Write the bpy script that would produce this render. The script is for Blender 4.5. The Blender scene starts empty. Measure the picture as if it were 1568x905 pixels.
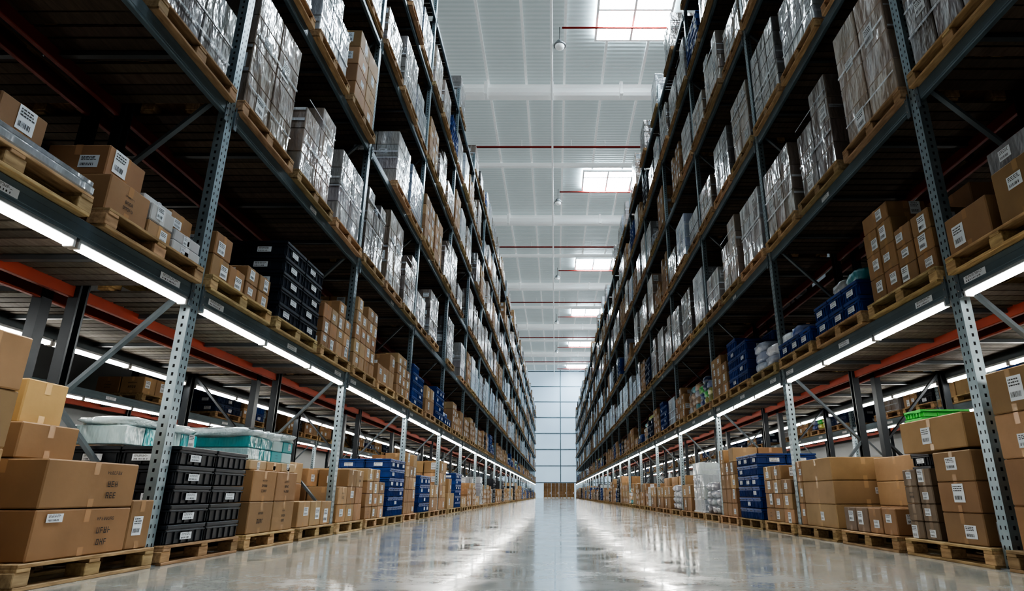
import bpy, math, random
from mathutils import Matrix, Vector, noise
R = random.Random(11)
H = 0.52
XL, XR = 5.95*H, 6.35*H
BL = 7.67*H
YL0, YR0 = 9.7*H, 9.3*H
NB = 24
D = 1.06
LC = [4.17*H, 7.65*H, 11.55*H, 15.65*H, 19.7*H, 23.6*H]
BH = 0.13
LT = [0.0]+[c+BH/2+0.002 for c in LC]
YEND = 200*H
CZ = 40*H
scene = bpy.context.scene
col = scene.collection

# ------------------------------------------------------------ materials
def newmat(name):
    m = bpy.data.materials.new(name); m.use_nodes = True
    nt = m.node_tree
    b = nt.nodes['Principled BSDF']
    return m, nt, b
def N(nt, t, **kw):
    n = nt.nodes.new(t)
    for k, v in kw.items(): setattr(n, k, v)
    return n
def mixc(nt, fac, a, b, bt='MIX'):
    n = N(nt, 'ShaderNodeMix', data_type='RGBA', blend_type=bt)
    for i, v in ((0, fac), (6, a), (7, b)):
        if isinstance(v, (int, float)): n.inputs[i].default_value = v
        elif isinstance(v, tuple): n.inputs[i].default_value = (*v, 1)
        else: nt.links.new(v, n.inputs[i])
    return n.outputs[2]
def mth(nt, op, a, b=None, c=None):
    n = N(nt, 'ShaderNodeMath', operation=op)
    for i, v in enumerate((a, b, c)):
        if v is None: continue
        if isinstance(v, (int, float)): n.inputs[i].default_value = v
        else: nt.links.new(v, n.inputs[i])
    return n.outputs[0]
def ramp(nt, f, p0, p1, c0=(0,0,0), c1=(1,1,1)):
    n = N(nt, 'ShaderNodeValToRGB')
    n.color_ramp.elements[0].position = p0; n.color_ramp.elements[1].position = p1
    n.color_ramp.elements[0].color = (*c0, 1); n.color_ramp.elements[1].color = (*c1, 1)
    nt.links.new(f, n.inputs[0]); return n.outputs[0]
def coords(nt, scale=(1,1,1), rnd=True):
    tc = N(nt, 'ShaderNodeTexCoord'); mp = N(nt, 'ShaderNodeMapping')
    mp.inputs['Scale'].default_value = scale
    nt.links.new(tc.outputs['Object'], mp.inputs[0])
    if rnd:
        oi = N(nt, 'ShaderNodeObjectInfo')
        v = mth(nt, 'MULTIPLY', oi.outputs['Random'], 50.0)
        nt.links.new(v, mp.inputs['Location'])
    return mp.outputs[0]
def noisef(nt, vec, scale, detail=3, rough=0.5):
    n = N(nt, 'ShaderNodeTexNoise'); n.inputs['Scale'].default_value = scale
    n.inputs['Detail'].default_value = detail; n.inputs['Roughness'].default_value = rough
    nt.links.new(vec, n.inputs['Vector']); return n.outputs[0]
def bump(nt, b, h, s, d=0.01):
    n = N(nt, 'ShaderNodeBump'); n.inputs['Strength'].default_value = s; n.inputs['Distance'].default_value = d
    nt.links.new(h, n.inputs['Height']); nt.links.new(n.outputs[0], b.inputs['Normal'])
def tint(nt):
    return N(nt, 'ShaderNodeAttribute', attribute_name='tint').outputs['Color']

M = {}
m, nt, b = newmat('cardboard'); v = coords(nt)
f = noisef(nt, v, 3.0, 4); t = tint(nt)
c = mixc(nt, ramp(nt, f, 0.3, 0.75), t, (0.62,0.6,0.56), 'MULTIPLY'); c = mixc(nt, 0.55, t, c)
nt.links.new(c, b.inputs['Base Color']); b.inputs['Roughness'].default_value = 0.62
bump(nt, b, noisef(nt, v, 9.0, 3), 0.25, 0.01); M['card'] = m

m, nt, b = newmat('stretch_film_wrap'); t = tint(nt)
v2 = coords(nt, (1.6,1.6,0.6))
f = noisef(nt, v2, 2.2, 4, 0.6)
oi = N(nt, 'ShaderNodeObjectInfo'); rv = mth(nt, 'MULTIPLY_ADD', oi.outputs['Random'], 0.9, 0.6)
cmb = N(nt, 'ShaderNodeCombineXYZ')
for i in range(3): nt.links.new(rv, cmb.inputs[i])
t2 = mixc(nt, 1.0, t, cmb.outputs[0], 'MULTIPLY')
c = mixc(nt, mth(nt, 'MULTIPLY', ramp(nt, f, 0.5, 0.8), 0.65), t2, (0.42,0.46,0.54)); nt.links.new(c, b.inputs['Base Color'])
b.inputs['Roughness'].default_value = 0.3; b.inputs['Coat Weight'].default_value = 1.0; b.inputs['Coat Roughness'].default_value = 0.12
b.inputs['Coat IOR'].default_value = 1.6
f2 = noisef(nt, v2, 2.6, 4, 0.5)
n = N(nt, 'ShaderNodeBump'); n.inputs['Strength'].default_value = 0.85; n.inputs['Distance'].default_value = 0.085
nt.links.new(f2, n.inputs['Height']); nt.links.new(n.outputs[0], b.inputs['Normal']); nt.links.new(n.outputs[0], b.inputs['Coat Normal'])
M['film'] = m

m, nt, b = newmat('moulded_plastic'); t = tint(nt); nt.links.new(t, b.inputs['Base Color'])
b.inputs['Roughness'].default_value = 0.38; M['plastic'] = m

m, nt, b = newmat('rough_pallet_wood'); t = tint(nt); v = coords(nt, (1.5,9,9))
f = noisef(nt, v, 4, 4)
c = mixc(nt, ramp(nt, f, 0.3, 0.75), t, (0.5,0.45,0.4), 'MULTIPLY'); nt.links.new(c, b.inputs['Base Color'])
b.inputs['Roughness'].default_value = 0.8; bump(nt, b, f, 0.3, 0.005); M['wood'] = m

m, nt, b = newmat('paper_label'); b.inputs['Base Color'].default_value = (0.72,0.76,0.80,1); b.inputs['Roughness'].default_value = 0.5; M['label'] = m
m, nt, b = newmat('printed_ink_or_shade'); b.inputs['Base Color'].default_value = (0.03,0.028,0.03,1); b.inputs['Roughness'].default_value = 0.6; M['ink_or_shade'] = m
m, nt, b = newmat('packing_tape'); t = tint(nt); nt.links.new(t, b.inputs['Base Color']); b.inputs['Roughness'].default_value = 0.25; M['tape'] = m

m, nt, b = newmat('painted_steel'); t = tint(nt); v = coords(nt)
f = noisef(nt, v, 2.5, 4)
c = mixc(nt, ramp(nt, f, 0.3, 0.8), t, (0.7,0.7,0.7), 'MULTIPLY'); nt.links.new(c, b.inputs['Base Color'])
b.inputs['Metallic'].default_value = 0.35; b.inputs['Roughness'].default_value = 0.42; M['steel'] = m

m, nt, b = newmat('perforated_galvanized_post')
tc = N(nt, 'ShaderNodeTexCoord'); sp = N(nt, 'ShaderNodeSeparateXYZ'); nt.links.new(tc.outputs['Object'], sp.inputs[0])
ax = mth(nt, 'ABSOLUTE', sp.outputs[0])
a1 = mth(nt, 'LESS_THAN', mth(nt, 'ABSOLUTE', mth(nt, 'SUBTRACT', ax, 0.026)), 0.0075)
a2 = mth(nt, 'LESS_THAN', mth(nt, 'ABSOLUTE', mth(nt, 'SUBTRACT', sp.outputs[1], 0.045)), 0.009)
fz = mth(nt, 'LESS_THAN', mth(nt, 'FRACT', mth(nt, 'MULTIPLY', sp.outputs[2], 14.5)), 0.4)
hol = mth(nt, 'MULTIPLY', mth(nt, 'MAXIMUM', a1, a2), fz)
f = noisef(nt, tc.outputs['Object'], 14, 4)
c = mixc(nt, f, (0.22,0.30,0.34), (0.40,0.47,0.50))
c = mixc(nt, hol, c, (0.008,0.009,0.01)); nt.links.new(c, b.inputs['Base Color'])
b.inputs['Metallic'].default_value = 0.6; b.inputs['Roughness'].default_value = 0.34; M['post'] = m

m, nt, b = newmat('led_tube_light'); b.inputs['Base Color'].default_value = (1,1,1,1)
b.inputs['Emission Color'].default_value = (1,0.975,0.91,1); b.inputs['Emission Strength'].default_value = 26; M['led'] = m
m, nt, b = newmat('skylight_daylight'); b.inputs['Base Color'].default_value = (1,1,1,1)
b.inputs['Emission Color'].default_value = (0.80,0.92,1,1); b.inputs['Emission Strength'].default_value = 38; M['sky'] = m

m, nt, b = newmat('roof_sheet_fill_glow')
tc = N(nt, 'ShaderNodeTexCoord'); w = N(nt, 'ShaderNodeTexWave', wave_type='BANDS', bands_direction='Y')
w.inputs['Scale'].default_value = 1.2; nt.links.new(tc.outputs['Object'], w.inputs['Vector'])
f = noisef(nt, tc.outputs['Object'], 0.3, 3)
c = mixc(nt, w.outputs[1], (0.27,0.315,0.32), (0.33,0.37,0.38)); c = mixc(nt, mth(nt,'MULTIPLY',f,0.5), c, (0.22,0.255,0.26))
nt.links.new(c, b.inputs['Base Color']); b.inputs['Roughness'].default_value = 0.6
nt.links.new(c, b.inputs['Emission Color']); b.inputs['Emission Strength'].default_value = 0.44  # added glow: the roof sheet emits soft top light into the aisle
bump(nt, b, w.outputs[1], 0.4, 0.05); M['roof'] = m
m, nt, b = newmat('white_painted_metal_glow'); b.inputs['Base Color'].default_value = (0.76,0.79,0.79,1); b.inputs['Roughness'].default_value = 0.5
b.inputs['Emission Color'].default_value = (0.76,0.8,0.81,1); b.inputs['Emission Strength'].default_value = 0.18; M['white'] = m  # faint emission brightens ribs and girders; the metal itself is no lamp
m, nt, b = newmat('red_paint'); b.inputs['Base Color'].default_value = (0.5,0.04,0.03,1); b.inputs['Roughness'].default_value = 0.5; M['red'] = m

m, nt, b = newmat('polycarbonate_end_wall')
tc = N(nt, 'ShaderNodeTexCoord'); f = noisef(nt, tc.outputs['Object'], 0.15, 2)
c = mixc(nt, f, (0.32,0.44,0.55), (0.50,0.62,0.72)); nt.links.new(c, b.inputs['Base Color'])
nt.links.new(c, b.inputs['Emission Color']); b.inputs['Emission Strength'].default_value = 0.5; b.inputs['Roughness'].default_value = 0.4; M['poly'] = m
m, nt, b = newmat('wall_cladding'); tc = N(nt, 'ShaderNodeTexCoord')
f = noisef(nt, tc.outputs['Object'], 0.5, 2); nt.links.new(mixc(nt, f, (0.12,0.13,0.14), (0.2,0.21,0.22)), b.inputs['Base Color']); M['clad'] = m

m, nt, b = newmat('polished_concrete')
tc = N(nt, 'ShaderNodeTexCoord'); o = tc.outputs['Object']
f1 = noisef(nt, o, 0.9, 6, 0.65); f2 = noisef(nt, o, 22, 4, 0.6)
c = mixc(nt, f1, (0.31,0.315,0.295), (0.44,0.44,0.405)); c = mixc(nt, mth(nt,'MULTIPLY',f2,0.4), c, (0.26,0.26,0.24))
sp = N(nt, 'ShaderNodeSeparateXYZ'); nt.links.new(o, sp.inputs[0])
jy = mth(nt, 'LESS_THAN', mth(nt, 'ABSOLUTE', mth(nt, 'SUBTRACT', mth(nt, 'FRACT', mth(nt, 'MULTIPLY', sp.outputs[1], 1/6.0)), 0.5)), 0.0012)
jx = mth(nt, 'LESS_THAN', mth(nt, 'ABSOLUTE', sp.outputs[0]), 0.006)
c = mixc(nt, mth(nt, 'MULTIPLY', mth(nt, 'MAXIMUM', jy, jx), 0.6), c, (0.12,0.12,0.11))
nt.links.new(c, b.inputs['Base Color'])
r = mth(nt, 'MULTIPLY_ADD', ramp(nt, noisef(nt, o, 2.6, 6, 0.75), 0.38, 0.62), 0.13, 0.05); nt.links.new(r, b.inputs['Roughness'])
b.inputs['Specular IOR Level'].default_value = 0.55
n = N(nt, 'ShaderNodeBump'); n.inputs['Strength'].default_value = 0.10; n.inputs['Distance'].default_value = 0.01
nt.links.new(noisef(nt, o, 4.0, 3), n.inputs['Height']); nt.links.new(n.outputs[0], b.inputs['Normal']); M['floor'] = m

# ------------------------------------------------------------ mesh builder
def _topo():
    S = [(x,y,z) for x in (-1,1) for y in (-1,1) for z in (-1,1)]
    vid = {}; vs = []
    for s in S:
        for a in range(3):
            vid[(s,a)] = len(vs); vs.append((s,a))
    def pos(i):
        s,a = vs[i]; return Vector([s[k]*(1.0 if k==a else 0.8) for k in range(3)])
    fs = []
    for a in range(3):
        for sg in (-1,1):
            o = [k for k in range(3) if k != a]
            q = []
            for p in ((-1,-1),(1,-1),(1,1),(-1,1)):
                s=[0,0,0]; s[a]=sg; s[o[0]]=p[0]; s[o[1]]=p[1]; q.append(vid[(tuple(s),a)])
            fs.append(q)
    for a,b_,c_ in ((0,1,2),(0,2,1),(1,2,0)):
        for sa in (-1,1):
            for sb in (-1,1):
                s1=[0,0,0]; s1[a]=sa; s1[b_]=sb; s1[c_]=-1; s2=list(s1); s2[c_]=1
                fs.append([vid[(tuple(s1),a)],vid[(tuple(s2),a)],vid[(tuple(s2),b_)],vid[(tuple(s1),b_)]])
    for s in S: fs.append([vid[(s,0)],vid[(s,1)],vid[(s,2)]])
    out=[]
    for q in fs:
        p=[pos(i) for i in q]; n=(p[1]-p[0]).cross(p[2]-p[0]); ce=sum(p,Vector())/len(p)
        out.append(q if n.dot(ce)>0 else q[::-1])
    return vs,out
TV,TF = _topo()

class MB:
    def __init__(s): s.v=[]; s.f=[]; s.m=[]; s.t=[]; s.s=[]; s.M=Matrix.Identity(4)
    def addv(s,p): s.v.append(tuple(s.M @ Vector(p)))
    def face(s,idx,mat,t,sm=False): s.f.append(idx); s.m.append(mat); s.t.append(t); s.s.append(sm)
    def box(s,cx,cy,cz,sx,sy,sz,mat,t=(1,1,1),c=0.006):
        h=(sx/2,sy/2,sz/2); c=min(c,min(h)*0.45); k=len(s.v)
        for sg,a in TV:
            s.addv((cx+sg[0]*(h[0]-(0 if a==0 else c)), cy+sg[1]*(h[1]-(0 if a==1 else c)), cz+sg[2]*(h[2]-(0 if a==2 else c))))
        for q in TF: s.face([k+i for i in q],mat,t)
    def sbox(s,cx,cy,cz,sx,sy,sz,mat,t=(1,1,1)):
        k=len(s.v)
        for z in (-1,1):
            for x,y in ((-1,-1),(1,-1),(1,1),(-1,1)): s.addv((cx+x*sx/2,cy+y*sy/2,cz+z*sz/2))
        for q in ((3,2,1,0),(4,5,6,7),(0,1,5,4),(1,2,6,5),(2,3,7,6),(3,0,4,7)): s.face([k+i for i in q],mat,t)
    def quad(s,o,U,V,w,h,mat,t=(1,1,1)):
        k=len(s.v)
        for a,b_ in ((-1,-1),(1,-1),(1,1),(-1,1)): s.addv(o+U*(a*w/2)+V*(b_*h/2))
        s.face([k,k+1,k+2,k+3],mat,t)
    def strut(s,p,q,w,t_,mat,t):
        p=Vector(p);q=Vector(q);d=q-p;L=d.length
        old=s.M; s.M = old @ Matrix.Translation((p+q)/2) @ d.to_track_quat('Z','X').to_matrix().to_4x4()
        s.sbox(0,0,0,w,t_,L,mat,t); s.M=old
    def cyl(s,p,q,r0,r1,mat,t=(1,1,1),n=12):
        p=Vector(p);q=Vector(q);d=q-p; Q=d.to_track_quat('Z','X').to_matrix(); k=len(s.v)
        for P,r in ((p,r0),(q,r1)):
            for i in range(n):
                a=2*math.pi*i/n; s.addv(P+Q@Vector((math.cos(a)*r,math.sin(a)*r,0)))
        for i in range(n):
            j=(i+1)%n; s.face([k+i,k+j,k+n+j,k+n+i],mat,t,True)
        s.face([k+i for i in range(n)][::-1],mat,t); s.face([k+n+i for i in range(n)],mat,t)
    def blob(s,cx,cy,cz,rx,ry,rz,mat,t,e=0.5,seed=0,amp=0.12,nu=20,nv=12):
        k=len(s.v)
        def pw(x): return math.copysign(abs(x)**e,x)
        for j in range(nv+1):
            ph=-math.pi/2+math.pi*j/nv
            for i in range(nu):
                th=2*math.pi*i/nu
                p=Vector((pw(math.cos(ph))*pw(math.cos(th)),pw(math.cos(ph))*pw(math.sin(th)),pw(math.sin(ph))))
                nz=noise.noise(p*2.3+Vector((seed*3.1,seed,0)))+0.5*noise.noise(p*5+Vector((seed,0,seed)))
                p*=1+amp*nz
                s.addv((cx+p.x*rx,cy+p.y*ry,cz+max(p.z,-1.0)*rz))
        for j in range(nv):
            for i in range(nu):
                i2=(i+1)%nu
                s.face([k+j*nu+i,k+j*nu+i2,k+(j+1)*nu+i2,k+(j+1)*nu+i],mat,t,True)
    def mesh(s,name):
        me=bpy.data.meshes.new(name); me.from_pydata(s.v,[],s.f)
        used=[]; 
        for x in s.m:
            if x not in used: used.append(x)
        for x in used: me.materials.append(M[x])
        ix={x:i for i,x in enumerate(used)}
        me.polygons.foreach_set('material_index',[ix[x] for x in s.m])
        me.polygons.foreach_set('use_smooth',s.s)
        at=me.attributes.new('tint','FLOAT_COLOR','FACE')
        fl=[]
        for t in s.t: fl.extend((t[0],t[1],t[2],1.0))
        at.data.foreach_set('color',fl)
        me.update(); return me

X=Vector((1,0,0)); Y=Vector((0,1,0)); Z=Vector((0,0,1))
def vary(c,a=0.15):
    k=1+R.uniform(-a,a); return tuple(min(1,max(0,x*k*(1+R.uniform(-0.04,0.04)))) for x in c)
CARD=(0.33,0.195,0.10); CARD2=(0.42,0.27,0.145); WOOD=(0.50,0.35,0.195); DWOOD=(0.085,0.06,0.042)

def label(mb,o,U,V,Nn,w,h):
    mb.quad(o+Nn*0.0025,U,V,w,h,'label')
    e=Nn*0.004
    y=h*0.36
    for r in range(3):
        x=-w*0.4
        while x<w*0.25:
            L=w*R.uniform(0.06,0.18); mb.quad(o+e+U*(x+L/2)+V*y,U,V,L,h*0.05,'ink_or_shade'); x+=L+w*0.04
        y-=h*0.12
    x=-w*0.38
    while x<w*0.3:
        L=w*R.choice((0.015,0.025,0.04)); mb.quad(o+e+U*x-V*h*0.25,U,V,L,h*0.22,'ink_or_shade'); x+=L+w*R.choice((0.03,0.05))
def printing(mb,o,U,V,Nn,w,h,rows=3):
    e=Nn*0.003; ch=h/rows*0.62
    for r in range(rows):
        y=h/2-(r+0.5)*h/rows; n=R.randint(5,8) if r==0 else R.randint(3,5); cw=ch*(0.35 if r==0 else 0.6)
        hh=ch*(0.45 if r==0 else 0.85)
        x0=-n*cw*0.65
        for i in range(n):
            p=o+e+U*(x0+(i+0.5)*cw*1.3)+V*y
            mb.quad(p-U*cw*0.38,U,V,cw*0.2,hh,'ink_or_shade')
            if R.random()<0.7: mb.quad(p+U*cw*0.3,U,V,cw*0.2,hh,'ink_or_shade')
            for q in (-0.42,0,0.42):
                if R.random()<0.65: mb.quad(p+V*hh*q,U,V,cw*0.7,hh*0.14,'ink_or_shade')

def carton(mb,cx,cy,z0,w,d,h,t=None,mat='card',lab=0.4,prt=0.2,rot=None,lw=0.14):
    t=t or vary(CARD if R.random()<0.6 else CARD2)
    old=mb.M; rot=R.uniform(-1.5,1.5) if rot is None else rot
    mb.M=old@Matrix.Translation((cx,cy,z0+h/2))@Matrix.Rotation(math.radians(rot),4,'Z')
    w-=0.010; d-=0.010
    mb.box(0,0,-0.001,w,d,h-0.003,mat,t,0.008)
    tp=tuple(min(1,x*1.25+0.02) for x in t)
    for U,V,Nn,ww,dd in ((X,Z,-Y,w,d),(-Y,Z,-X,d,w),(Y,Z,X,d,w)):
        o=Nn*(dd/2)
        if mat=='card':
            mb.quad(o+Nn*0.0012+Z*(h/2-0.045),U,V,0.05,0.08,'tape',tp)
            mb.quad(o+Nn*0.0012-Z*(h/2-0.03),U,V,0.05,0.05,'tape',tp)
        l=min(lw,ww*0.42,h*0.6)
        if R.random()<lab: label(mb,o+U*R.uniform(-0.22,0.26)*ww+Z*R.uniform(-0.14,0.14)*h,U,V,Nn,l,l*R.choice((0.7,1.0,1.25)) if h>l*1.6 else l*0.6)
        elif R.random()<prt: printing(mb,o,U,V,Nn,ww*0.6,h*0.5,R.choice((2,3)))
    mb.M=old

CY=0.43
def pallet(mb,z=0,cx=0,cy=CY,w=1.18,d=1.0,t=None):
    t=t or vary(WOOD,0.2)
    n=7
    for i in range(n):
        bw=0.125; y=cy-d/2+bw/2+(d-bw)*i/(n-1); mb.box(cx,y,z+0.133,w,bw,0.021,'wood',vary(t,0.15),0.003)
    for x in (-w/2+0.05,0,w/2-0.05):
        mb.box(cx+x,cy,z+0.111,0.1,d,0.022,'wood',vary(t,0.12),0.003)
        for y in (-d/2+0.07,0,d/2-0.07): mb.box(cx+x,cy+y,z+0.061,0.12 if x else 0.14,0.13,0.078,'wood',vary(t,0.15),0.004)
    for y in (-d/2+0.05,0,d/2-0.05): mb.box(cx,cy+y,z+0.011,w,0.1,0.022,'wood',vary(t,0.12),0.003)
PH=0.145

def crate(mb,cx,cy,z,w,d,h,t,lab=0.5):
    wt=0.014
    mb.box(cx,cy,z+0.012,w-0.03,d-0.03,0.02,'plastic',t,0.003)
    for sx in (-1,1): mb.box(cx+sx*(w/2-0.02),cy,z+h/2,wt,d-0.03,h-0.01,'plastic',t,0.003)
    for sy in (-1,1): mb.box(cx,cy+sy*(d/2-0.02),z+h/2,w-0.03,wt,h-0.01,'plastic',t,0.003)
    for zz,hh in ((h-0.02,0.03),(h*0.66,0.012)):
        for sx in (-1,1): mb.box(cx+sx*(w/2-0.008),cy,z+zz,0.016,d,hh,'plastic',t,0.003)
        for sy in (-1,1): mb.box(cx,cy+sy*(d/2-0.008),z+zz,w-0.001,0.016,hh,'plastic',t,0.003)
    for i in range(6):
        x=cx-w/2+0.03+(w-0.06)*i/5
        for sy in (-1,1): mb.box(x,cy+sy*(d/2-0.009),z+h*0.33,0.01,0.014,h*0.6,'plastic',t,0.002)
    for i in range(4):
        y=cy-d/2+0.03+(d-0.06)*i/3
        for sx in (-1,1): mb.box(cx+sx*(w/2-0.009),y,z+h*0.33,0.014,0.01,h*0.6,'plastic',t,0.002)
    for Nn,U,hw,o in ((-Y,X,w,Vector((cx,cy-d/2,z+h*0.8))),(-X,-Y,d,Vector((cx-w/2,cy,z+h*0.8))),(X,Y,d,Vector((cx+w/2,cy,z+h*0.8)))):
        mb.quad(o-Nn*0.012,U,Z,0.13,h*0.13,'ink_or_shade')  # dark quad paints the shade inside the handle recess
        if R.random()<lab: label(mb,o-Z*h*0.42-Nn*0.001+U*hw*R.uniform(-0.15,0.15),U,Z,Nn,min(0.16,hw*0.4),h*0.36)

BLACK=(0.018,0.021,0.028); BLUE=(0.012,0.05,0.22); DBLUE=(0.02,0.04,0.10); TEAL=(0.02,0.30,0.33); WHITEW=(0.5,0.53,0.57); GREEN=(0.06,0.45,0.08)
FILMT=[(0.22,0.18,0.155),(0.20,0.17,0.15),(0.27,0.215,0.17),(0.21,0.20,0.195),(0.26,0.25,0.25)]

def stacks(mb,z0,nx,ny,nz,hh,W=1.12,Dp=0.94,drop=0.25,t=None,mat='card',lab=0.6,prt=0.15,cx=0,cy=CY,lw=0.14):
    cw=W/nx; cd=Dp/ny; hs=[hh*R.uniform(0.92,1.08) for _ in range(nz)]
    for i in range(nx):
        for j in range(ny):
            n=nz-(1 if R.random()<drop and nz>1 else 0); z=z0
            for k in range(n):
                carton(mb,cx-W/2+(i+0.5)*cw,cy-Dp/2+(j+0.5)*cd,z,cw*0.985,cd*0.985,hs[k],vary(t,0.12) if t else None,mat,lab if (j==0 or i in(0,nx-1)) else 0,prt,0.0 if mat=='film' else None,lw); z+=hs[k]
def t_cartons(nx,ny,nz,hh,**k):
    mb=MB(); pallet(mb); stacks(mb,PH,nx,ny,nz,hh,**k); return mb
def t_wrapped(nx,nz,hh,t,W=1.06):
    mb=MB(); pallet(mb); stacks(mb,PH,nx,2,nz,hh,W=W,Dp=0.9,drop=0.1,t=t,mat='film',lab=0.35,prt=0.05,lw=0.17)
    mb.box(0,CY,PH+0.012,W+0.03,0.93,0.05,'film',tuple(min(1,x*1.3) for x in t),0.02)
    for Nn,U,w,o in ((-Y,X,W,Vector((0,CY-0.452,0))),(-X,-Y,0.9,Vector((-W/2-.002,CY,0))),(X,Y,0.9,Vector((W/2+.002,CY,0)))):
        for q in range(2):
            z=PH+nz*hh*R.uniform(0.1,0.85); mb.quad(o+Nn*0.003+Z*z,U,Z,w*0.97,R.uniform(0.015,0.04),'film',(0.5,0.52,0.56))
    return mb
def t_crates(t,n,h,cols=2,rows=2,lab=0.6):
    mb=MB(); pallet(mb); w=1.16/cols; d=0.98/rows
    for i in range(cols):
        for j in range(rows):
            k=n-(1 if R.random()<0.2 else 0)
            for q in range(k): crate(mb,-0.58+(i+0.5)*w,CY-0.49+(j+0.5)*d,PH+q*h,w*0.98,d*0.98,h*0.985,vary(t,0.2),lab)
    return mb
def bags(mb,z,n,tints,cx=0,cy=CY,W=1.1,Dp=0.9,mat='film',gx=2):
    for q in range(n):
        for i in range(gx):
            for j in range(2):
                if q==n-1 and R.random()<0.35: continue
                mb.blob(cx-W/2+(i+.5)*W/gx+R.uniform(-.03,.03),cy-Dp/4+j*Dp/2,z+0.09+q*0.15,W/gx/2*1.02,Dp/4*1.02,0.095,mat,vary(R.choice(tints),0.15),0.6,R.random()*9)
def t_bags(n,tints,gx=2):
    mb=MB(); pallet(mb); bags(mb,PH,n,tints,gx=gx); return mb
def t_crbags(t,n,h,tints):
    mb=t_crates(t,n,h,3,2,0.7); bags(mb,PH+n*h-0.03,1,tints,gx=3); return mb
def t_mixed(seed):
    mb=MB(); pallet(mb)
    stacks(mb,PH,2,2,R.choice((2,3)),0.26,W=0.56,cx=-0.29,drop=.3,lab=.8)
    if seed%2: stacks(mb,PH,1,2,3,0.22,W=0.5,cx=0.29,t=(0.5,0.5,0.5),mat='film',drop=.3)
    else:
        for j in range(2):
            for q in range(3): crate(mb,0.29,CY-0.24+j*.48,PH+q*.2,0.55,0.47,0.197,vary(BLUE if seed%4 else BLACK,.2),.7)
    return mb

T_card=[t_cartons(2,2,2,0.34),t_cartons(3,2,3,0.24),t_cartons(3,2,2,0.3,lab=0.8),t_cartons(4,2,3,0.2,lab=.8),t_cartons(2,2,3,0.3,W=1.0),t_cartons(3,2,4,0.2,lab=0.8),t_cartons(2,1,2,0.42,prt=0.6),t_cartons(4,3,4,0.19,lab=0.8),t_cartons(3,2,1,0.3),t_cartons(2,2,3,0.26,drop=0.5),t_mixed(0),t_mixed(1),t_mixed(2)]
T_card=[('carton_pallet',t.mesh('carton_pallet_mesh')) for t in T_card]
T_talc=[('carton_pallet',t.mesh('carton_pallet_tall_mesh')) for t in (t_cartons(3,2,5,0.24,W=1.0),t_cartons(2,2,4,0.31,W=.95),t_cartons(4,2,5,0.22,lab=.8),t_cartons(3,2,4,0.29,W=1.05))]
T_wrap=[('shrink_wrapped_pallet',t_wrapped(*a).mesh('wrapped_pallet_mesh')) for a in ((2,4,0.32,FILMT[0],.98),(3,4,0.30,FILMT[1]),(2,3,0.38,FILMT[2],.95),(3,5,0.25,FILMT[3]),(2,4,0.28,FILMT[4],1.0),(3,3,0.36,FILMT[0]),(2,4,0.36,FILMT[2],1.04),(4,5,0.25,FILMT[1]),(3,3,0.28,FILMT[2],1.0),(2,2,0.38,FILMT[3],.95))]
T_white=[('shrink_wrapped_pallet',t_wrapped(*a).mesh('white_wrapped_pallet_mesh')) for a in ((2,4,0.32,WHITEW,.95),(3,4,0.27,(0.38,0.40,0.43)),(3,5,0.23,(0.33,0.38,0.48)))]
T_blue=[('blue_crate_stack',t.mesh('blue_crates_mesh')) for t in (t_crates(BLUE,5,0.17,2,2),t_crates(BLUE,4,0.2,3,2),t_crates(BLUE,6,0.17,3,2),t_crates(DBLUE,4,0.22,2,2))]
T_black=[('black_crate_stack',t.mesh('black_crates_mesh')) for t in (t_crates(BLACK,5,0.23,2,2),t_crates(BLACK,4,0.25,2,2))]
T_bag=[('bagged_goods_pallet',t.mesh('bags_mesh')) for t in (t_bags(4,[WHITEW,(0.5,0.5,0.55)],3),t_bags(4,[WHITEW,CARD2,TEAL],3),t_bags(3,[(0.35,0.4,0.5),WHITEW]),t_bags(4,[DBLUE,GREEN,(0.4,0.4,0.1),BLUE],3))]
T_mix=[('blue_crate_stack',t.mesh('crates_and_bags_mesh')) for t in (t_crbags(BLUE,2,0.18,[TEAL,WHITEW,(0.3,0.5,0.6)]),t_crbags(BLUE,1,0.2,[BLUE,WHITEW,BLUE]),t_crbags(DBLUE,3,0.2,[TEAL,(0.4,0.45,0.1)]))]

# ------------------------------------------------------------ placement
def empty(name):
    e=bpy.data.objects.new(name,None); col.objects.link(e); return e
def obj(name,me,loc=(0,0,0),rz=0,parent=None):
    o=bpy.data.objects.new(name,me); o.location=loc; o.rotation_euler=(0,0,rz); col.objects.link(o)
    if parent: o.parent=parent
    return o
def slotloc(side,bay,slot,level,dx=0):
    s=(slot+0.5)*BL/3
    if side=='L': return (-XL-dx,YL0+bay*BL+s,LT[level]),math.pi/2
    return (XR+dx,YR0+bay*BL+s,LT[level]),-math.pi/2
def place(side,bay,slot,level,tpl,parent=None,dx=0,name=None):
    loc,rz=slotloc(side,bay,slot,level,dx)
    if parent or bay>1: loc=(loc[0]+R.uniform(-.03,.03),loc[1]+R.uniform(-.02,.02),loc[2])
    return obj(name or (tpl[0] if not parent else 'stored_goods'),tpl[1],loc,rz,parent)

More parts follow.
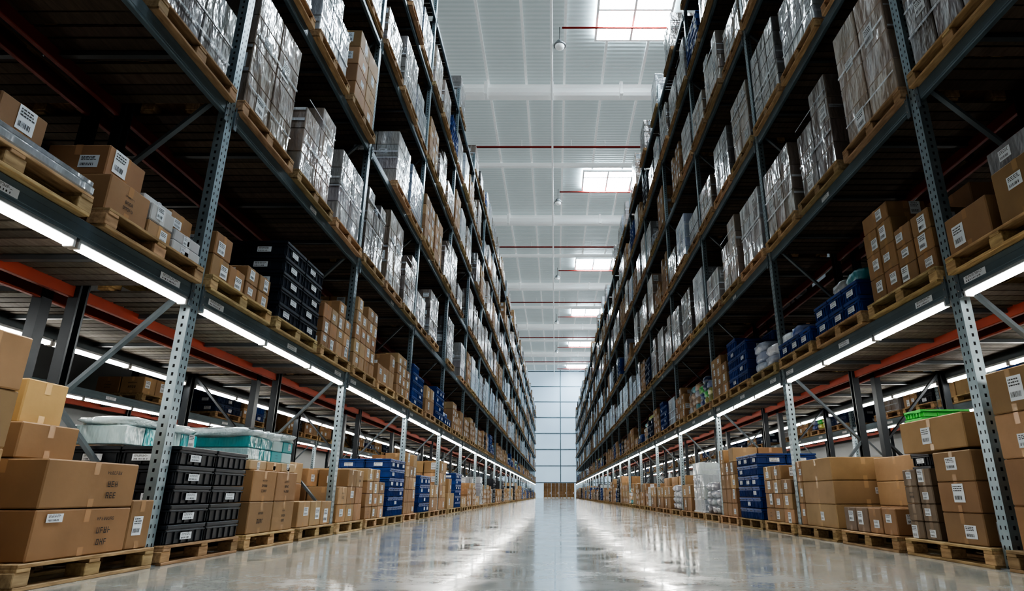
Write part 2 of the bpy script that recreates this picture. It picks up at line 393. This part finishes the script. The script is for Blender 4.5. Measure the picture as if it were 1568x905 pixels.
# ------------------------------------------------------------ rack bay
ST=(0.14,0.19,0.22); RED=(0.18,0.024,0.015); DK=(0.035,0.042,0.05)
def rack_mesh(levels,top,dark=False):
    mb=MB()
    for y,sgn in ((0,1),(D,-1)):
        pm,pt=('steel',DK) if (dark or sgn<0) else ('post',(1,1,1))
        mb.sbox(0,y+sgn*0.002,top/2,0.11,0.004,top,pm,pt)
        for sx in (-1,1):
            mb.sbox(sx*0.053,y+sgn*0.045,top/2,0.004,0.084,top,pm,pt)
            mb.sbox(sx*0.043,y+sgn*0.086,top/2,0.02,0.004,top,pm,pt)
        mb.sbox(0,y+sgn*0.045,0.004,0.17,0.15,0.008,'steel',(0.3,0.33,0.35))
        for sx in (-0.07,0.07): mb.cyl((sx,y+sgn*0.06,0.008),(sx,y+sgn*0.06,0.03),0.012,0.012,'steel',(0.4,0.4,0.4),8)
    z=0.25; k=0
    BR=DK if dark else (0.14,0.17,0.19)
    mb.strut((0,0.06,0.2),(0,D-0.06,0.2),0.03,0.05,'steel',BR)
    while z+1.0<top:
        a,b_=(0.07,D-0.07) if k%2==0 else (D-0.07,0.07)
        mb.strut((0.012*(-1)**k,a,z),(0.012*(-1)**k,b_,z+0.98),0.03,0.05,'steel',BR); z+=1.0; k+=1
    for li,c in enumerate(levels):
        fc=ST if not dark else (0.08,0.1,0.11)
        mb.box(BL/2,0.018,c,BL-0.12,0.05,BH,'steel',fc,0.006)
        mb.box(BL/2,-0.004,c-BH*0.1,BL-0.16,0.012,BH*0.45,'steel',tuple(x*0.9 for x in fc),0.003)
        mb.box(BL/2,D-0.03,c,BL-0.12,0.05,BH*(0.8 if li==0 else 1),'steel',RED if li else (0.24,0.035,0.015),0.006)
        for x in (0.085,BL-0.085):
            mb.box(x,-0.010,c-0.01,0.05,0.01,0.24,'steel',(0.16,0.2,0.23),0.002)
            for q in (-0.07,0,0.06): mb.cyl((x,-0.015,c+q),(x,-0.023,c+q),0.008,0.008,'steel',(0.3,0.3,0.3),6)
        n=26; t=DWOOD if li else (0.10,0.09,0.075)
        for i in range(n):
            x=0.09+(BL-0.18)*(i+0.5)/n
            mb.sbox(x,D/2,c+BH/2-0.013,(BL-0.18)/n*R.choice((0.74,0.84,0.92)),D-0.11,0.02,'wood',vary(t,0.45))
        for x in (BL*0.2,BL*0.5,BL*0.8): mb.sbox(x,D/2,c+0.02,0.05,D-0.1,0.04,'steel',(0.08,0.09,0.1))
        if li<2 and not dark:
            for x in ((0.3,BL/2,BL-0.4) if li==0 else (BL*0.52,)):
                label(mb,Vector((x,-0.0105,c-0.012)),X,Z,-Y,0.26 if li==0 else 0.2,0.055)
    return mb.mesh('rack_bay_mesh')
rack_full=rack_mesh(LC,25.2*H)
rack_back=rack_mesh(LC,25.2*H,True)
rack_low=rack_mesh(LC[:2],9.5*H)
def led_mesh(mt):
    mb=MB()
    for i in range(3):
        x=0.11+(BL-0.22)*(i+0.5)/3; L=(BL-0.22)/3-0.07
        mb.box(x,0.03,LC[0]-BH/2-0.014,L+0.04,0.075,0.028,'steel',(0.35,0.37,0.38),0.004)
        mb.sbox(x,0.03,LC[0]-BH/2-0.045,L,0.05,0.032,mt)
        for sx in (-1,1): mb.box(x+sx*(L/2+0.012),0.03,LC[0]-BH/2-0.044,0.024,0.07,0.05,'plastic',(0.5,0.5,0.5),0.003)
    return mb.mesh('led_batten_mesh')
led=led_mesh('led')

BX=2*D+0.22; CX=15.3*H
def pick(level,far):
    r=R.random()
    if level==0:
        if r<0.55: return R.choice(T_card)
        if r<0.70: return R.choice(T_talc)
        if r<0.83: return R.choice(T_blue)
        if r<0.93: return R.choice(T_white[1:]+T_bag)
        return R.choice(T_black)
    if level==1:
        if r<0.52: return R.choice(T_card)
        if r<0.66: return R.choice(T_blue[:2]+T_mix)
        if r<0.75: return R.choice(T_mix)
        if r<0.86: return R.choice(T_bag)
        if r<0.93: return R.choice(T_wrap[8:])
        return None
    if r<0.54: return R.choice(T_wrap)
    if r<0.66: return R.choice(T_white)
    if r<0.84: return R.choice(T_talc)
    if r<0.90: return R.choice(T_card)
    if r<0.92: return R.choice(T_blue+T_black)
    if r<0.935: return R.choice(T_bag)
    return None

MAN={}
def reg(side,bay,slot,level,name,mb): MAN[(side,bay,slot,level)]=(name,mb.mesh(name+'_mesh'))

# ---- left floor, front bay : printed cartons
mb=MB(); pallet(mb,w=1.24)
for q in range(2):
    carton(mb,-0.12,CY-0.2,PH+q*0.295,0.86,0.55,0.292,vary(CARD,.05),lab=0.0,prt=0,rot=0)
    o_=Vector((0.05,CY-0.475,PH+q*0.295+0.15)); printing(mb,o_,X,Z,-Y,0.4,0.22,3)
    carton(mb,-0.36,CY+0.28,PH+q*0.37,0.45,0.4,0.37,vary(CARD,.05),lab=0.2,prt=.3,rot=0)
label(mb,Vector((-0.40,CY-0.475,PH+0.24)),X,Z,-Y,0.13,0.05)
carton(mb,0.46,CY-0.25,PH,0.26,0.42,0.34,vary(CARD,.05),lab=1,rot=0)
carton(mb,-0.30,CY+0.0,PH+0.59,0.5,0.5,0.22,vary(CARD,.05),lab=0,prt=0,rot=1); carton(mb,-0.30,CY+0.05,PH+0.81,0.36,0.42,0.28,(0.50,0.33,0.14),lab=0,prt=0)
reg('L',-1,2,0,'carton_pallet',mb)
mb=MB(); pallet(mb)
for i in range(2):
    for j in range(2):
        for q in range(5): crate(mb,-0.29+i*0.58,CY-0.245+j*0.49,PH+q*0.152,0.57,0.48,0.150,vary(BLACK,.2),0.9 if i==0 else .6)
for i in range(4): carton(mb,-0.40+i*0.27,CY+0.25,PH+0.77,0.265,0.45,0.16,TEAL if i%2 else (0.35,0.46,0.48),'film',lab=0.5,rot=0)
for i in range(2): mb.blob(-0.24+i*0.46,CY+0.24,PH+0.965,0.30,0.23,0.045,'film',(0.5,0.62,0.65),0.55,i*1.3+5,0.25)
reg('L',0,0,0,'black_crate_stack',mb)
mb=MB(); pallet(mb)
for i in range(2):
    for q in range(2): carton(mb,-0.28+i*0.56,CY-0.2,PH+q*0.31,0.55,0.55,0.31,vary(CARD,.08),lab=0.3,prt=1,rot=0)
    for q in range(2): carton(mb,-0.28+i*0.56,CY+0.28,PH+q*0.31,0.55,0.4,0.31,vary(CARD,.08),lab=0,rot=0)
for i in range(3):
    carton(mb,-0.38+i*0.38,CY+0.02,PH+0.62,0.37,0.9,0.10,(0.5,0.36,0.22) if i!=1 else CARD2,lab=0.5,rot=0)
for i in range(4):
    for q in range(2): carton(mb,-0.41+i*0.275,CY+0.05,PH+0.72+q*0.12,0.27,0.85,0.12,TEAL if (i+q)%3 else (0.35,0.5,0.52),'plastic' if i>1 else 'film',lab=0.4,rot=0)
for i in range(3): mb.blob(-0.37+i*0.37,CY+0.02,PH+0.99,0.23,0.43,0.055,'film',(0.55,0.65,0.68),0.55,i*2.2,0.25)
reg('L',0,1,0,'teal_bundle_carton_pallet',mb)
mb=MB(); pallet(mb)
for i in range(3): carton(mb,-0.38+i*0.38,CY-0.25,PH,0.37,0.4,0.3,vary(CARD2,.1),lab=0.8,rot=0)
stacks(mb,PH,2,1,3,0.27,W=1.12,Dp=0.48,cy=CY+0.23,drop=0.3,lab=.2)
reg('L',0,2,0,'carton_pallet',mb)
MAN[('L',-1,1,0)]=T_talc[1]; MAN[('L',-1,0,0)]=T_card[0]
MAN[('L',1,0,0)]=T_card[1]; MAN[('L',1,1,0)]=T_card[5]; MAN[('L',1,2,0)]=T_blue[2]
MAN[('L',2,0,0)]=T_talc[0]; MAN[('L',2,1,0)]=T_blue[1]; MAN[('L',2,2,0)]=T_card[4]
MAN[('L',3,0,0)]=T_talc[1]
# ---- left level 1
mb=MB(); pallet(mb)
mb.box(0.0,CY-0.36,PH+0.035,1.2,0.26,0.07,'film',(0.5,0.53,0.56),0.02)
mb.box(0.02,CY-0.36,PH+0.09,1.16,0.22,0.04,'film',(0.42,0.44,0.47),0.02)
for i,(w_,h_) in enumerate(((0.4,0.3),(0.36,0.33))):
    for q in range(2): carton(mb,-0.22+i*0.48,CY-0.03,PH+q*0.24,w_,0.36,0.22 if q else .24,vary(CARD,.1),lab=0.9,rot=0)
stacks(mb,PH,3,1,2,0.27,Dp=0.32,cy=CY+0.32)
reg('L',-1,1,1,'carton_pallet',mb)
mb=MB(); pallet(mb)
carton(mb,-0.36,CY-0.2,PH,0.44,0.5,0.27,lab=0.2,prt=1,rot=0); carton(mb,-0.36,CY-0.15,PH+0.27,0.4,0.45,0.24,vary(CARD,.05),lab=0.2,prt=1,rot=0)
for q in range(2): carton(mb,0.03,CY-0.22,PH+q*0.14,0.3,0.45,0.14,(0.5,0.5,0.5) if q else CARD2,lab=0.6,rot=0)
carton(mb,0.02,CY-0.2,PH+0.28,0.36,0.4,0.06,(0.55,0.56,0.58),lab=1,rot=0)
carton(mb,0.38,CY-0.25,PH,0.4,0.42,0.1,(0.55,0.56,0.58),lab=1,rot=0);carton(mb,0.38,CY-0.25,PH+0.1,0.38,0.4,0.1,(0.5,0.5,0.52),lab=1,rot=0)
carton(mb,0.36,CY-0.2,PH+0.2,0.32,0.36,0.18,vary(CARD,.05),lab=0.7)
stacks(mb,PH,3,1,2,0.24,Dp=0.42,cy=CY+0.25)
reg('L',-1,2,1,'carton_pallet',mb)
mb=MB(); pallet(mb)
for i in range(2):
    for q in range(2 if i==0 else 1): carton(mb,-0.40+i*0.31,CY-0.22,PH+q*0.22,0.3,0.45,0.22,vary(CARD,.1),lab=1,rot=0,lw=.12)
carton(mb,-0.12,CY+0.2,PH,0.5,0.35,0.36,rot=0)
for i in range(2):
    for q in range(2): carton(mb,0.2+i*0.27,CY-0.22,PH+q*0.17,0.26,0.45,0.17,vary(CARD,.1),lab=1,rot=2,lw=.12)
stacks(mb,PH,2,1,2,0.2,Dp=0.3,W=.6,cx=.25,cy=CY+0.25)
reg('L',0,0,1,'carton_pallet',mb)
mb=MB(); pallet(mb)
for i in range(2):
    for j in range(2):
        for q in range(5): crate(mb,-0.29+i*0.58,CY-0.245+j*0.49,PH+q*0.18,0.57,0.48,0.177,(0.02,0.027,0.042),0.95)
reg('L',0,1,1,'black_crate_stack',mb)
MAN[('L',0,2,1)]=T_card[7]; MAN[('L',1,0,1)]=T_talc[2]; MAN[('L',1,1,1)]=T_card[2]; MAN[('L',1,2,1)]=T_card[5]
MAN[('L',2,0,1)]=T_blue[0]; MAN[('L',2,1,1)]=T_card[4]; MAN[('L',2,2,1)]=T_blue[1]
for k_,i_ in {('L',-1,1,2):2,('L',-1,2,2):9,('L',0,0,2):6,('L',0,1,2):0,('L',0,2,2):4,('L',1,0,2):1,('L',1,1,2):6,('L',1,2,2):0,('R',-1,0,2):4,('R',-1,2,2):5,('R',0,0,2):6,('R',0,1,2):0,('R',0,2,2):5,('R',1,0,2):4,('R',1,1,2):0}.items(): MAN[k_]=T_wrap[i_]
# ---- right floor
mb=MB(); pallet(mb)
for i in range(2):
    for q in range(4): carton(mb,-0.45+i*0.23,CY-0.25,PH+q*0.15,0.22,0.4,0.15,(0.23,0.17,0.12),lab=0.9,rot=0,lw=.1)
for q in range(3): carton(mb,0.26,CY-0.22,PH+q*0.24,0.52,0.5,0.24,vary(CARD,.08),lab=1,rot=0,lw=.15)
carton(mb,0.0,CY-0.1,PH+0.74,0.95,0.7,0.28,vary(CARD2,.05),lab=1,rot=0)
stacks(mb,PH,2,1,2,0.36,Dp=0.44,cy=CY+0.26,drop=0)
reg('R',0,0,0,'carton_pallet',mb)
mb=MB(); pallet(mb)
for i in range(4): carton(mb,-0.42+i*0.28,CY-0.27,PH,0.27,0.38,0.25,vary((0.23,0.17,0.12) if i<2 else CARD,.1),lab=1,rot=0,lw=.13)
for q in range(3): carton(mb,-0.12,CY+0.22,PH+q*0.26,0.92,0.5,0.26,vary(CARD2,.05),lab=0,prt=.0,rot=0)
for q in range(8): crate(mb,0.42,CY+0.2,PH+q*0.13,0.32,0.5,0.13,BLACK if q<6 else DBLUE,1)
for q in range(2): crate(mb,0.42,CY+0.2,PH+1.04+q*.08,0.32,0.5,0.08,GREEN,0)
reg('R',0,1,0,'carton_pallet',mb)
mb=MB(); pallet(mb)
for q in range(3):
    carton(mb,0.1,CY-0.05,PH+q*0.27,0.92,0.8,0.27,vary(CARD2,.06),lab=0.3,prt=.3,rot=0,lw=.1)
    carton(mb,-0.46,CY-0.1,PH+q*0.27,0.2,0.7,0.27,vary(CARD,.06),lab=0.8,rot=0,lw=.1)
reg('R',0,2,0,'carton_pallet',mb)
MAN[('R',1,0,0)]=T_card[5]; MAN[('R',1,1,0)]=T_blue[2]; MAN[('R',1,2,0)]=T_talc[0]; MAN[('R',2,0,0)]=T_bag[0]; MAN[('R',2,1,0)]=T_white[1]
MAN[('R',-1,2,0)]=T_talc[1]; MAN[('R',-1,1,0)]=T_card[0]
# ---- right level 1
mb=MB(); pallet(mb)
for i in range(2):
    for q in range(3): carton(mb,-0.42+i*0.28,CY-0.25,PH+q*0.25,0.275,0.4,0.25,vary(CARD,.08),lab=1,rot=0,lw=.12)
for i in range(2):
    for q in range(3): carton(mb,0.14+i*0.29,CY-0.25,PH+q*0.19,0.28,0.4,0.19,vary(CARD,.08),lab=0.9,rot=0,lw=.12)
carton(mb,0.30,CY+0.2,PH,0.54,0.45,0.82,vary(CARD,.05),lab=0,rot=0); carton(mb,-0.28,CY+0.2,PH,0.55,0.45,0.9,vary(CARD,.05),lab=0,rot=0)
carton(mb,-0.28,CY-0.25,PH+0.75,0.5,0.4,0.18,vary(CARD,.05),lab=1,rot=0)
reg('R',0,0,1,'carton_pallet',mb)
MAN[('R',0,1,1)]=T_mix[0]; MAN[('R',0,2,1)]=T_mix[1]; MAN[('R',1,0,1)]=T_bag[2]; MAN[('R',1,1,1)]=T_blue[0]; MAN[('R',1,2,1)]=T_card[5]
MAN[('R',2,0,1)]=T_bag[3]; MAN[('R',2,1,1)]=T_bag[1]
mb=MB(); pallet(mb)
carton(mb,-0.3,CY-0.22,PH,0.52,0.5,0.32,vary(CARD,.05),lab=1,rot=0); carton(mb,0.3,CY-0.22,PH,0.5,0.5,0.42,vary(CARD,.05),lab=1,rot=0)
carton(mb,0.25,CY-0.2,PH+0.42,0.5,0.45,0.2,(0.15,0.15,0.16),'film',lab=1,rot=0); stacks(mb,PH,2,1,2,.25,Dp=.42,cy=CY+.26)
reg('R',-1,2,1,'carton_pallet',mb)

for side in ('L','R'):
    run=empty('pallet_racking_run')
    goods=empty('stored_pallet_goods_row')
    back=empty('neighbour_aisle_racking_run')
    sg=-1 if side=='L' else 1
    XX=XL if side=='L' else XR
    Y0=YL0 if side=='L' else YR0
    rz=math.pi/2 if side=='L' else -math.pi/2
    for b_ in range(-2,NB):
        ya=Y0+b_*BL; yb=ya+BL
        yo=ya if side=='L' else yb
        yo2=yb if side=='L' else ya
        obj('rack_bay',rack_full,(sg*XX,yo,0),rz,run); obj('led_batten',led,(sg*XX,yo,0),rz,run)
        if b_<14:
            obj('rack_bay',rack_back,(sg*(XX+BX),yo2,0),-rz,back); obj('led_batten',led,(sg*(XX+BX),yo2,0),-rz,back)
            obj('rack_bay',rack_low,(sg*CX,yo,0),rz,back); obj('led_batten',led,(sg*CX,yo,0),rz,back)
            for slot in range(3):
                s=(slot+.5)*BL/3
                for lv in (0,1,2):
                    if R.random()<0.75:
                        tp=R.choice(T_card) if lv<2 else R.choice(T_wrap)
                        obj('stored_goods',tp[1],(sg*(XX+BX),ya+s,LT[lv]),-rz,back)
                    if R.random()<0.85:
                        tp=pick(lv,False)
                        if tp: obj('stored_goods',tp[1],(sg*CX,ya+s,LT[lv]),rz,back)
        for slot in range(3):
            for lv in range(7):
                key=(side,b_,slot,lv)
                if b_==-2 and lv>3: continue
                near = b_ in(-1,0,1) and lv<=2
                tp=MAN.get(key) or pick(lv,not near)
                if lv==6 and R.random()<(0.25 if side=='L' else 0.5): tp=None
                if tp is None: continue
                place(side,b_,slot,lv,tp,None if near else goods)

far=empty('carton_pallets_at_end_wall')
mb=MB(); pallet(mb); stacks(mb,PH,2,2,5,0.42,W=1.18,Dp=.98,drop=.1,t=(0.26,0.15,0.07),lab=0.1,prt=0)
fm=mb.mesh('end_wall_pallet_mesh')
for i in range(4): obj('stored_goods',fm,(-1.2+i*1.21,YEND-3.0,0),0,far)

# ------------------------------------------------------------ shell
WX=CX+D+0.6
def slab(name,cx,cy,cz,sx,sy,sz,mat):
    b2=MB(); b2.sbox(0,0,0,sx,sy,sz,mat); return obj(name,b2.mesh(name+'_mesh'),(cx,cy,cz))
Y1=-12*H; LY=YEND-Y1; YM=(YEND+Y1)/2
slab('floor',0,YM,-0.1,2*WX,LY,0.2,'floor')
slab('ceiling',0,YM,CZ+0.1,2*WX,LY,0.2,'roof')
slab('wall_left',-WX-0.1,YM,CZ/2,0.2,LY,CZ,'clad'); slab('wall_right',WX+0.1,YM,CZ/2,0.2,LY,CZ,'clad')
slab('wall_back',0,Y1-0.1,CZ/2,2*WX,0.2,CZ,'clad')
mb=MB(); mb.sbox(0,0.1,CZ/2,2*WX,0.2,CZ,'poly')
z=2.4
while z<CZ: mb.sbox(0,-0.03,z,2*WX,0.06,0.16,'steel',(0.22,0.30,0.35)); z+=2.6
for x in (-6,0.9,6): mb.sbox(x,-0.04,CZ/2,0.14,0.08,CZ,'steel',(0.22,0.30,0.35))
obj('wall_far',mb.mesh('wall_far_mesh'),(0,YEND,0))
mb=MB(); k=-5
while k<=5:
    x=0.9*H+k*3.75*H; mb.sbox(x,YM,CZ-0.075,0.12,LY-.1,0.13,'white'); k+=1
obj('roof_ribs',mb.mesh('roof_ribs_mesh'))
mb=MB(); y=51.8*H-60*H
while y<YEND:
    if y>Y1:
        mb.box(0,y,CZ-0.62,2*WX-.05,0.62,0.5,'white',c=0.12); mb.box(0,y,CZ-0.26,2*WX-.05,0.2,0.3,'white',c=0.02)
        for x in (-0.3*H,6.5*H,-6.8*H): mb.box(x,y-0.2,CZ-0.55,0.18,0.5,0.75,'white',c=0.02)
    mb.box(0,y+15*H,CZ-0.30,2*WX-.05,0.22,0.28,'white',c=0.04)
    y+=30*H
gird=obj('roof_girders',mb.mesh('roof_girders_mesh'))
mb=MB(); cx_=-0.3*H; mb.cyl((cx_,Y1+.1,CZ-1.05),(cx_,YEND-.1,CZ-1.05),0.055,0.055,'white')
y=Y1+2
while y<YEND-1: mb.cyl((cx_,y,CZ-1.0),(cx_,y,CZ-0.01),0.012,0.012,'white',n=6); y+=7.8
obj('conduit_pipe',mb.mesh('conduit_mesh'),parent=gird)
mb=MB(); y=62*H-60*H
while y<YEND:
    mb.cyl((-WX+.05,y,CZ-0.5),(WX-.05,y,CZ-0.5),0.06,0.06,'red'); mb.cyl((0.6*H,y+11*H,CZ-0.5),(WX-.05,y+11*H,CZ-0.5),0.045,0.045,'red')
    for x in (-6,-2,1,3,7): mb.cyl((x,y,CZ-0.5),(x,y,CZ-0.01),0.012,0.012,'white',n=6); 
    y+=30*H
obj('sprinkler_pipes',mb.mesh('sprinkler_mesh'))
mb=MB(); mb.cyl((0,0,0),(0,0,-0.75),0.02,0.02,'steel',(.3,.3,.3),8); mb.cyl((0,0,-0.75),(0,0,-0.98),0.11,0.26,'steel',(0.3,0.32,0.33),20)
mb.cyl((0,0,-0.98),(0,0,-1.03),0.28,0.28,'steel',(.4,.42,.43),20); mb.blob(0,0,-1.05,0.22,0.22,0.17,'white',(1,1,1),1.0,0,0,16,10)
pl=mb.mesh('pendant_lamp_mesh')
for y in (14,44,74,104,134,164): obj('pendant_lamp',pl,(0.4*H,y*H,CZ-0.02))
mb=MB(); w=6.2*H; l=5.2*H
mb.sbox(0,0,0,w,l,0.02,'sky')
for x in (-w/2,0,w/2): mb.sbox(x,0,-0.06,0.10,l+0.1,0.12,'white')
for y_ in (-l/2,-l*0.2,l/2): mb.sbox(0,y_,-0.06,w+0.1,0.10,0.12,'white')
sk=mb.mesh('skylight_mesh')
for i,y in enumerate((-17,12.5,42.5,71,101,131,161,191)):  # first two are unseen, added overhead and behind the camera as fill light
    yy=max(y*H,Y1+2); obj('window_%d'%(i+1),sk,(6.7*H,yy,CZ-0.155))

# ------------------------------------------------------------ world / camera
w=bpy.data.worlds.new('World'); scene.world=w; w.use_nodes=True
w.node_tree.nodes['Background'].inputs[0].default_value=(0.55,0.65,0.75,1); w.node_tree.nodes['Background'].inputs[1].default_value=0.3
cd=bpy.data.cameras.new('camera'); cam=bpy.data.objects.new('camera',cd); col.objects.link(cam)
cam.location=(0,0,H); cam.rotation_euler=(math.radians(90+17.96),0,0)
cd.sensor_width=36; cd.lens=36*941/1568; cd.shift_x=-66/1568; cd.clip_end=300; cd.clip_start=0.05
scene.camera=cam
scene.view_settings.view_transform='AgX'
scene.view_settings.look='AgX - High Contrast'
scene.view_settings.exposure=0.6
